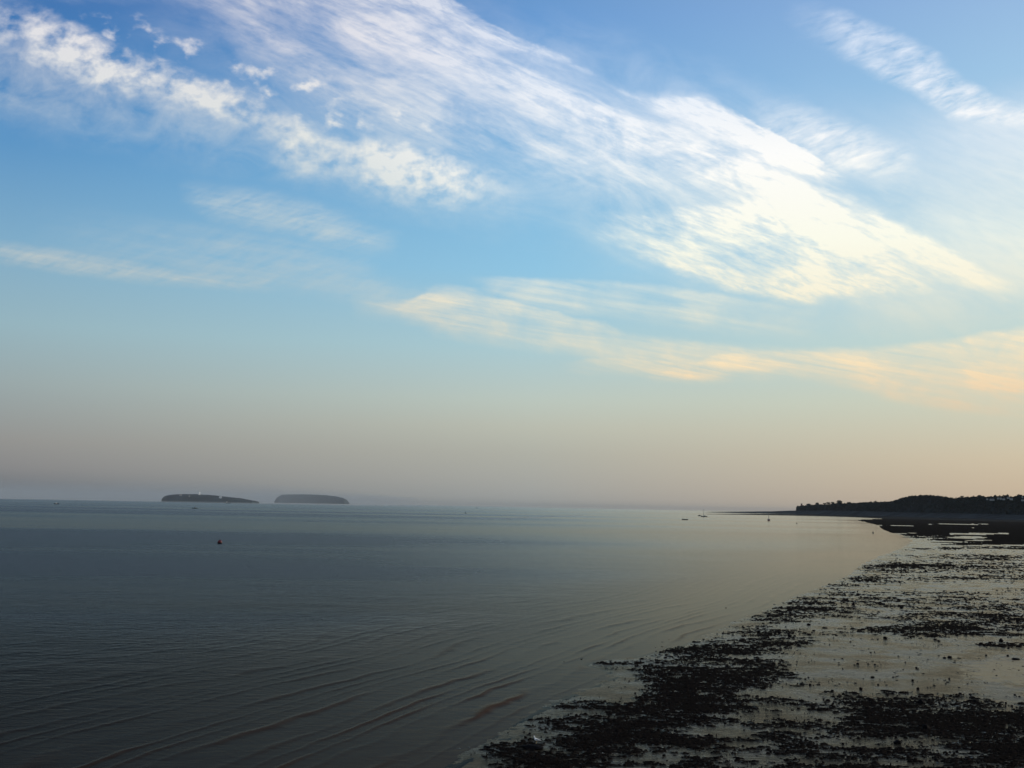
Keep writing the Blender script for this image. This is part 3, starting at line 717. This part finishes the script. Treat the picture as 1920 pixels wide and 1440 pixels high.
def boat(name, px, py, D_, rz, label, L, B, Hh, hm, cabin=None, mast=None, engine=False, crew=False, group=None):
    p = ground(px, py) if D_ is None else at_dist(px, hor(px), D_)
    o = empty(name, (p.x, p.y, 0), rz, label, 'boat', group); L *= 1.2; B *= 1.2; Hh *= 1.25
    hull(L, B, Hh).part('hull', hm, o, True)
    PB().box((-.05 * L, 0, Hh * .98), (L * .8, B * .55, .06)).part('deck', M_cream, o)
    if cabin:
        cx, cl_, ch_, cm_ = cabin
        PB().box((cx * L, 0, Hh * .98), (cl_ * L, B * .62, ch_), .82).part('cabin', cm_, o)
        for s_ in (-1, 1): PB().box((cx * L, s_ * B * .293, Hh + ch_ * .42), (cl_ * L * .7, .03, ch_ * .3)).part('window', M_glass, o)
        PB().box((cx * L, 0, Hh + ch_), (cl_ * L * .95, B * .6, .08)).part('cabin_roof', cm_, o)
    if mast:
        mxp, mh = mast
        PB().tube([(mxp * L, 0, Hh), (mxp * L, 0, Hh + mh)], [.32, .22], 8).part('mast', M_metal, o)
        PB().tube([(mxp * L, 0, Hh + mh * .12), (mxp * L - .36 * L, 0, Hh + mh * .12)], .12, 6).part('boom', M_metal, o)
        PB().tube([(mxp * L - .03 * L, 0, Hh + mh * .12 + .2), (mxp * L - .34 * L, 0, Hh + mh * .12 + .16)], [.16, .10], 6).part('furled_sail', M_cream, o)
        for nm, ex in (('forestay', .48 * L), ('backstay', -.48 * L)):
            PB().tube([(ex, 0, Hh), (mxp * L, 0, Hh + mh * .97)], .02, 4).part(nm, M_metal, o)
    if engine:
        PB().box((-L * .52, 0, Hh * .2), (.35, .35, Hh * 1.4), .7).part('outboard', M_black, o)
    return o
boat('motor_boat', 106, 945.3, None, R(4), 'small motor boat with dark hull and white wheelhouse, farthest left', 9.0, 2.8, 1.15, M_navy, (-.08, .26, 1.7, M_white), None)
boat('motor_boat', 365, 953.5, None, R(186), 'small dark launch heading left below the lighthouse island', 7.5, 2.4, .8, M_black, (-.05, .25, 1.2, M_cream))
boat('work_boat', 428, 0, 7000, R(3), 'larger vessel with white bridge off the low end of the lighthouse island', 27, 7, 2.6, M_black, (-.3, .22, 7.5, M_white), (-.1, 9))
boat('dinghy', 1284, 974.6, None, R(182), 'low black open boat with a crew figure, left of the moored yachts', 6.0, 2.0, .7, M_black, None, None, True)
y1 = boat('sailing_yacht', 1320, 969.0, None, R(188), 'taller yacht with bare mast lying off the end of the spit', 10.0, 3.1, 1.0, M_navy, (-.05, .32, .7, M_cream), (.06, 12.5))
boat('motor_boat', 1312, 967.6, None, R(150), 'small cabin boat moored just left of the taller yacht', 6.5, 2.4, .9, M_black, (.05, .3, 1.1, M_wood))
boat('sailing_yacht', 1441.5, 976.2, None, R(78), 'reddish hulled yacht with bare mast moored before the dark spit', 8.5, 3.4, 1.25, M_red, (-.05, .32, .7, M_cream), (.08, 9.5))
# crew figure in the dinghy: one continuous seated body grown with the skin modifier
def figure(loc, rz, label):
    pts = [(0, 0, .45), (0, 0, .72), (0, 0, .95), (0, 0, 1.05), (.02, 0, 1.2), (.22, .12, .45), (.42, .13, .42), (.45, .14, .02), (.22, -.12, .45), (.42, -.13, .42), (.45, -.14, .02),
           (0, .2, .92), (.1, .26, .66), (.32, .2, .6), (0, -.2, .92), (.1, -.26, .66), (.32, -.2, .6)]
    ed = [(0, 1), (1, 2), (2, 3), (3, 4), (0, 5), (5, 6), (6, 7), (0, 8), (8, 9), (9, 10), (2, 11), (11, 12), (12, 13), (2, 14), (14, 15), (15, 16)]
    rad_ = [.15, .14, .15, .06, .11, .09, .07, .05, .09, .07, .05, .07, .05, .04, .07, .05, .04]
    me = bpy.data.meshes.new('person'); me.from_pydata(pts, ed, []); me.materials.append(M_cloth)
    o = link('person', me, None, loc, label, 'person'); o.rotation_euler = (0, 0, rz)
    md = o.modifiers.new('skin', 'SKIN'); me.skin_vertices
    for i, r_ in enumerate(rad_): me.skin_vertices[0].data[i].radius = (r_, r_)
    me.skin_vertices[0].data[0].use_root = True
    o.modifiers.new('sub', 'SUBSURF').levels = 1
    return o
_o = bpy.data.meshes  # skin layer needs the modifier first, handled below
def figure_safe(loc, rz, label):
    try: return figure(loc, rz, label)
    except Exception: return None
dp = ground(1284, 974.6)
fg = figure_safe((dp.x + .3, dp.y, .1), R(182), 'person in dark clothing sitting in the low black open boat')

# ------------------------------------------------------------------ tide line
def strip(name, pts, wid, label):
    P = [ground(*p) for p in pts]; cs = []
    for i in range(len(P) - 1):
        for t in np.linspace(0, 1, 14)[:-1]: cs.append(P[i].lerp(P[i + 1], t))
    cs.append(P[-1]); v = []; 
    for i, c in enumerate(cs):
        t = i / (len(cs) - 1); D_ = c.y; w_ = wid * D_ * D_ / (CAM_H * F) * (.35 + .65 * math.sin(math.pi * min(1, max(0, t)))) * random.uniform(.5, 1.2)
        v += [(c.x, c.y - w_ / 2, .05), (c.x, c.y + w_ / 2, .05)]
    f = [(2 * i, 2 * i + 2, 2 * i + 3, 2 * i + 1) for i in range(len(cs) - 1)]
    me = bpy.data.meshes.new(name); me.from_pydata(v, [], f); me.materials.append(M_foam)
    return link(name, me, label=label, cat='foam line', kind='stuff')
strip('foam_line', [(780, 975.2), (860, 974.2), (930, 972.6), (1000, 970.2), (1050, 967.6), (1095, 966.2)], .75, 'thin pale foam line on the sea left of the moored boats')
strip('foam_line', [(165, 949.2), (220, 949.8), (300, 950.8), (350, 951.6)], .5, 'faint pale line on the sea below the lighthouse island')

# ------------------------------------------------------------------ headland
def interp(tab, x):
    a = np.array(tab, float); return np.interp(x, a[:, 0], a[:, 1])
def sweep(name, pxs, rows_fn, mat, label, jitter=0.0, seed=0, z_floor=-2.0, kind='structure'):
    """rows_fn(px) -> list of points (front to back) for one bearing"""
    rows = [rows_fn(p) for p in pxs]; n = len(rows[0]); V_ = np.array([[tuple(q_) for q_ in r_] for r_ in rows])
    if jitter:
        nz = fbm(V_[..., 0] * .02, V_[..., 1] * .02, 4, .6, seed); V_[..., 2] += nz * jitter * (V_[..., 2] > 1.0)
    return link(name, mesh_np(name, V_.reshape(-1, 3), grid_faces(len(rows), n), mat, False), label=label, kind=kind)
Dfront = [(1320, 6300), (1400, 6000), (1490, 5700), (1600, 4700), (1700, 4000), (1800, 3300), (1920, 2800), (2100, 2500), (2500, 2200), (3300, 2000)]
ybase = [(1320, 960.6), (1336, 959.6), (1400, 959.2), (1450, 958.6), (1490, 957.2), (1550, 956.8), (1600, 957.6), (1700, 960.5), (1800, 962.5), (1920, 965), (2100, 968), (2500, 975), (3300, 990)]
sky_t = [(1492, 952), (1494, 948.5), (1500, 947), (1520, 945.5), (1535, 944.6), (1550, 944.4), (1570, 943.6), (1590, 943), (1600, 942.6), (1620, 941), (1650, 940), (1672, 939.6), (1685, 935), (1700, 930), (1715, 928.3), (1735, 926.5),
         (1760, 928), (1775, 930.6), (1790, 932.5), (1805, 931.5), (1830, 930), (1850, 929.8), (1865, 930), (1885, 929.5), (1905, 930.5), (1920, 929), (2000, 926), (2100, 923), (2500, 926), (3300, 935)]
def col_apron(px):
    D0 = interp(Dfront, px); zb = at_dist(px, interp(ybase, px), D0 + 220).z
    out = [ground(px, hor(px) + F * CAM_H / D0, 0)]
    out = []
    for t in (0, .2, .4, .6, .8, 1.0):
        D_ = D0 + 220 * t; p = at_dist(px, hor(px), D_); out.append((p.x, p.y, -1.5 if t == 0 else max(.3, zb * t ** 1.2)))
    p = at_dist(px, hor(px), D0 + 320); out.append((p.x, p.y, -2 if px < 1490 else zb))
    return out
sweep('headland_foreshore', np.linspace(1322, 3300, 420), col_apron, M_apron, 'dark scree and rock foreshore running out to a low point', .8, 51)
def col_land(px):
    D0 = interp(Dfront, px) + 215; zb = at_dist(px, interp(ybase, px), D0).z
    Dt = D0 + 70 + 90 * smooth(1560, 1750, np.array(px)); zt = at_dist(px, interp(sky_t, px), Dt).z - 6
    out = []
    for t, zz in ((0, 0), (.12, .25), (.3, .55), (.5, .75), (.75, .92), (1, 1.0)):
        D_ = D0 + (Dt - D0) * t; p = at_dist(px, hor(px), D_); out.append((p.x, p.y, zb - 1 + (zt - zb + 1) * zz))
    for dD, zz in ((150, .96), (400, .6), (800, -.1)):
        p = at_dist(px, hor(px), Dt + dD); out.append((p.x, p.y, zt * zz))
    return out
hpx = np.concatenate([np.linspace(1492.5, 1500, 8), np.linspace(1501, 3300, 440)])
sweep('headland', hpx, col_land, M_land, 'steep dark headland with a rounded wooded hill', 3.0, 52)
# low reef in front of it, with the strip of bright water behind its outer end
yfr = [(1325, 964.2), (1400, 965.2), (1500, 967.2), (1560, 968.6), (1600, 969.8), (1650, 972.4), (1700, 974.5), (1920, 980), (3300, 1010)]
ybk = [(1325, 963.8), (1400, 963.5), (1460, 964.0), (1495, 964.6), (1506, 963.4), (1560, 962.6), (1600, 965), (1700, 968), (1920, 973), (3300, 1000)]
def col_reef(px):
    out = []
    a_, b_ = interp(yfr, px), interp(ybk, px)
    for t in np.linspace(0, 1, 9):
        p = ground(px, a_ + (b_ - a_) * t); h_ = (1 - (2 * t - 1) ** 4) * 1.6 * smooth(1325, 1420, np.array(px)) + .25 - (.9 if t in (0, 1) else 0)
        out.append((p.x, p.y, float(h_)))
    return out
sweep('reef', np.linspace(1325, 3300, 460), col_reef, M_reef, 'long low black reef below the headland', .8, 53)

# wooded cover: real leaf faces in clumps
def leaf_cloud(cs, rad_, per, leaf):
    n = len(cs); tot = n * per
    d = rng.normal(size=(tot, 3)); d /= np.linalg.norm(d, axis=1)[:, None]
    r_ = rng.uniform(.65, 1.0, tot)[:, None]
    rr = np.repeat(rad_, per)[:, None]
    c = np.repeat(cs, per, 0) + d * r_ * rr * np.array([1, 1, .8])
    a = rng.normal(size=(tot, 3)); a /= np.linalg.norm(a, axis=1)[:, None]
    b_ = np.cross(a, d); b_ /= np.linalg.norm(b_, axis=1)[:, None] + 1e-6
    L = leaf * rng.uniform(.6, 1.4, tot)[:, None] * (rr / rad_.mean())
    V_ = np.stack([c + a * L, c - a * L * .5 + b_ * L * .8, c - a * L * .5 - b_ * L * .8], 1).reshape(-1, 3)
    return V_, np.arange(tot * 3).reshape(-1, 3)
cs = []; rs = []
for i in range(6400):
    px = random.uniform(1494, 2500) if i > 900 else random.uniform(1494, 1700)
    D0 = interp(Dfront, px) + 215; Dt = D0 + 70 + 90 * float(smooth(1560, 1750, np.array(px)))
    zb = at_dist(px, interp(ybase, px), D0).z; zt = at_dist(px, interp(sky_t, px), Dt).z - 6
    t = random.random() ** .8
    zz = np.interp(t, [0, .12, .3, .5, .75, 1], [0, .25, .55, .75, .92, 1.0]); p = at_dist(px, hor(px), D0 + (Dt - D0) * t)
    r_ = random.uniform(3.0, 6.5) * (.75 if px < 1560 else 1)
    cs.append((p.x, p.y, zb + (zt - zb) * zz + r_ * random.uniform(-.2, .45))); rs.append(r_)
v_, f_ = leaf_cloud(np.array(cs), np.array(rs), 44, 1.6)
link('woodland', mesh_np('woodland', v_, f_, M_leaf), label='dark wood covering the headland slope', cat='woodland', kind='stuff')

def tree(px, ytop, label, wpx=8, group='trees on the headland skyline'):
    D_ = float(interp(Dfront, px)) + 215 + 70 + 90 * float(smooth(1560, 1750, np.array(px)))
    top = at_dist(px, ytop, D_ - 8); gz_ = at_dist(px, float(interp(sky_t, px)), D_).z - 8; hh = max(top.z - gz_, 6)
    wr = wpx / F * D_ / 2
    o = empty('tree', (top.x, top.y, gz_), random.uniform(0, 6), label, 'tree', group)
    tb = PB().tube([(0, 0, -1), (.2, 0, hh * .3), (0, .2, hh * .75)], [.7, .5, .2], 8)
    for k_ in range(4):
        a = k_ * 1.6 + random.random(); tb.tube([(.1, 0, hh * .35), (math.cos(a) * wr * .5, math.sin(a) * wr * .5, hh * .65)], [.25, .1], 5)
    tb.part('trunk', M_bark, o)
    n = 16; cc = np.stack([rng.normal(0, wr * .42, n), rng.normal(0, wr * .42, n), hh * (.45 + .42 * rng.random(n))], 1)
    vv, ff = leaf_cloud(cc, np.full(n, wr * .42) * rng.uniform(.7, 1.2, n), 34, wr * .13)
    link('crown', mesh_np('crown', vv, ff, M_leaf), o)
for px, yt, lb, wp in [
    (1516, 944.6, 'low bushy tree next to the white topped tower on the cliff end', 8),
    (1532, 943.2, 'rounded tree third from the cliff end on the skyline', 9),
    (1546, 943.0, 'small rounded tree left of the flat topped pair', 6),
    (1553, 941.3, 'left tree of the flat topped pair on the skyline', 7),
    (1562, 941.2, 'right tree of the flat topped pair on the skyline', 7),
    (1575, 938.8, 'broad domed tree standing highest on the low part of the headland', 13),
    (1592, 941.8, 'low tree at the foot of the broad domed tree', 9),
    (1642, 938.6, 'small pointed tree midway along the level skyline', 3),
    (1804, 929.5, 'small round tree right of the rounded hill', 7),
    (1836, 928.4, 'dark tree left of the skyline notch by the houses', 8),
    (1866, 928.0, 'dark tree just right of the skyline notch by the houses', 8),
    (1886, 927.6, 'spreading tree above the white houses', 11),
    (1912, 928.0, 'flat crowned tree near the right edge of the picture', 13)]:
    tree(px, yt, lb, wp)

# ------------------------------------------------------------------ houses on the headland
def house(px, ybot, Lpx, hm, label, rz=0.2, roofm=None, D_off=120, group='houses among the headland trees'):
    D_ = float(interp(Dfront, px)) + 215 + D_off; p = at_dist(px, ybot, D_)
    L = Lpx / F * D_ * .8; B = L * .6; Hh = hm * .75
    o = empty('house', (p.x, p.y, p.z), rz, label, 'house', group)
    PB().box((0, 0, -1.5), (L, B, 1.5 + Hh)).part('wall', M_cream, o)
    rf = PB(); a, b2, rh_ = L / 2 + .3, B / 2 + .3, B * .42
    rf.add([(-a, -b2, Hh + .01), (a, -b2, Hh + .01), (a, b2, Hh + .01), (-a, b2, Hh + .01), (-a, 0, Hh + rh_), (a, 0, Hh + rh_)], [(0, 1, 5, 4), (2, 3, 4, 5), (0, 4, 3), (1, 2, 5), (3, 2, 1, 0)])
    ro = rf.part('roof', roofm or M_slate, o)
    PB().box((L * .3, 0, Hh + rh_ * .4), (.9, .9, rh_ * .9)).part('chimney', M_tile, ro)
    for i in range(4):
        w0 = PB().box(((i - 1.5) * L / 4.4, -B / 2 - .01, Hh * .35), (L / 11, .08, Hh * .32)); w0.part('window', M_glass, o)
for px, yb, Lp, hm, lb in [
    (1851, 936.6, 4, 4.0, 'small pale house lowest and leftmost in the group below the notch'),
    (1860, 937.8, 9, 4.2, 'long low white house right below the skyline notch'),
    (1871.5, 935.4, 4, 4.5, 'small white house between the notch and the spreading tree'),
    (1876.5, 935.6, 4, 4.6, 'narrow white house just under the spreading tree'),
    (1882, 936.8, 5, 4.0, 'greyish house below the spreading tree'),
    (1890.5, 934.2, 5, 4.2, 'pale house highest on the slope right of the spreading tree'),
    (1896, 936.8, 6, 5.0, 'bright gabled house lower on the slope right of the spreading tree'),
    (1917, 932.6, 3, 3.6, 'tiny pale house near the skyline at the right edge'),
    (1917.5, 938.6, 5, 4.0, 'pale house at the right edge below the flat crowned tree')]:
    house(px, yb, Lp, hm, lb, .1, None, -15)
# tower at the cliff end
D_ = float(interp(Dfront, 1503)) + 270; p = at_dist(1503, 947.5, D_)
tw = empty('lookout_tower', (p.x, p.y, p.z - 4), 0, 'small square tower alone on the seaward end of the headland', 'tower')
PB().box((0, 0, 0), (7.0, 6.0, 11.5)).part('wall', M_tile, tw)
PB().box((0, 0, 11.51), (8.2, 7.0, 2.0), .8).part('roof', M_slate, tw)
PB().box((0, -3.05, 7), (1.4, .1, 2)).part('window', M_glass, tw)

# ------------------------------------------------------------------ islands
def island(name, x0, x1, prof, D_, depth, mat, label, cliff=.35, seed=1):
    pxs = np.linspace(x0, x1, 110); rows = []
    for px in pxs:
        zt = max(at_dist(px, float(interp(prof, px)), D_).z, .5)
        e = min(1, (px - x0) / (x1 - x0) * 14, (x1 - px) / (x1 - x0) * 14)
        r_ = []
        for dd_, zz in ((-.5, -.03), (-.47, .28), (-.43, .62), (-.34, .84), (-.15, .96), (0, 1.0), (.2, .97), (.4, .6), (.5, -.03)):
            p = at_dist(px, hor(px), D_ + depth * dd_ * (.35 + .65 * e)); r_.append((p.x, p.y, zt * zz))
        rows.append(r_)
    V_ = np.array(rows); nz = fbm(V_[..., 0] * .012, V_[..., 1] * .012, 4, .6, seed); V_[..., 2] += nz * 5.0 * smooth(4, 25, V_[..., 2])
    o = link(name, mesh_np(name, V_.reshape(-1, 3), grid_faces(len(rows), 9), mat, False), label=label, kind='structure')
    return o
flat_prof = [(303, 936), (306, 932), (311, 929), (322, 927.4), (330, 926.6), (350, 926.3), (370, 926.6), (390, 927.8), (410, 929.5), (430, 932), (450, 934.2), (465, 936.6), (478, 939.0), (486, 941)]
steep_prof = [(514, 941), (518, 934), (523, 929.5), (528, 927.6), (545, 927.0), (570, 926.8), (590, 927.2), (610, 928.4), (630, 930.6), (643, 933.4), (650, 937), (655, 943)]
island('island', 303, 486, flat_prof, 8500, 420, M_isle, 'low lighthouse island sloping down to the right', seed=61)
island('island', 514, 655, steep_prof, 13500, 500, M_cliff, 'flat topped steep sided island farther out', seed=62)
# lighthouse
p = at_dist(373.5, 927.2, 8420)
lh = empty('lighthouse', (p.x, p.y, p.z - 3), 0, 'white lighthouse tower on top of the low island', 'lighthouse')
PB().lathe([(8.4, -3), (7.8, 2), (6.6, 14), (6.0, 24)], 20).part('tower', M_white, lh, True)
PB().lathe([(5.0, 24.02), (6.4, 24.4), (6.4, 25.3), (5.0, 25.3)], 20).part('gallery', M_white, lh)
PB().lathe([(3.6, 25.32), (3.6, 29)], 16).part('lantern_room', M_glass, lh)
PB().lathe([(4.2, 29.02), (3.4, 30.4), (1.4, 31.5), (.2, 32.2)], 16).part('dome', M_white, lh, True)
for i in range(3): PB().box((0, -6.35 + i * .5, 4 + i * 6.5), (1.4, .6, 2)).part('window', M_glass, lh)
def isl_house(px, yb, L, Hh, label, rm=None, wm=None):
    p = at_dist(px, yb, 8330); o = empty('island_building', (p.x, p.y, p.z), .1, label, 'building', 'buildings on the lighthouse island')
    PB().box((0, 0, -8), (L, 9, 8 + Hh)).part('wall', wm or M_cream, o)
    PB().add([(-L / 2 - .4, -4.9, Hh + .01), (L / 2 + .4, -4.9, Hh + .01), (L / 2 + .4, 4.9, Hh + .01), (-L / 2 - .4, 4.9, Hh + .01), (-L / 2 - .4, 0, Hh + 2.6), (L / 2 + .4, 0, Hh + 2.6)],
             [(0, 1, 5, 4), (2, 3, 4, 5), (0, 4, 3), (1, 2, 5), (3, 2, 1, 0)]).part('roof', rm or M_white, o)
    for i in range(3): PB().box(((i - 1) * L / 3.6, -4.52, Hh * .3), (L / 12, .08, Hh * .35)).part('window', M_glass, o)
isl_house(413.2, 933.0, 17, 6, 'bright white building on the slope right of the lighthouse', None, M_white)
isl_house(338.5, 928.0, 15, 4, 'low pinkish building on the crest left of the lighthouse', M_tile)
isl_house(355, 930.2, 9, 4, 'small pale building below the crest between crest house and lighthouse', M_slate)

# ------------------------------------------------------------------ haze
def vol_box(name, x0, x1, y0, y1, z0, z1, dens_, rgb, label, aniso=0.0):
    me = bpy.data.meshes.new(name)
    vs = [(x, y, z) for z in (z0, z1) for x, y in ((x0, y0), (x1, y0), (x1, y1), (x0, y1))]
    me.from_pydata(vs, [], [(3, 2, 1, 0), (4, 5, 6, 7), (0, 1, 5, 4), (1, 2, 6, 5), (2, 3, 7, 6), (3, 0, 4, 7)])
    m, t, n, o = mat_base(name + '_air'); pv = t.nodes.new('ShaderNodeVolumePrincipled')
    pv.inputs['Color'].default_value = (*rgb, 1); pv.inputs['Density'].default_value = dens_; pv.inputs['Anisotropy'].default_value = aniso
    t.links.new(pv.outputs[0], o.inputs['Volume']); m.cycles.homogeneous_volume = True
    me.materials.append(m); return link(name, me, label=label, kind='stuff')
vol_box('haze', -62000, 62000, -4000, 62000, -4, 160, 1.3e-5, (.62, .66, .69), 'thin even haze over the sea')
vol_box('sea_mist', -9000, -1500, 6600, 20000, -.5, 130, 1.0e-4, (.65, .73, .79), 'pale mist lying round the two islands')
vol_box('mist_bank', -6500, -900, 7300, 12500, -.4, 8, 2.8e-4, (.66, .70, .71), 'low mist bank hiding the foot of the islands')
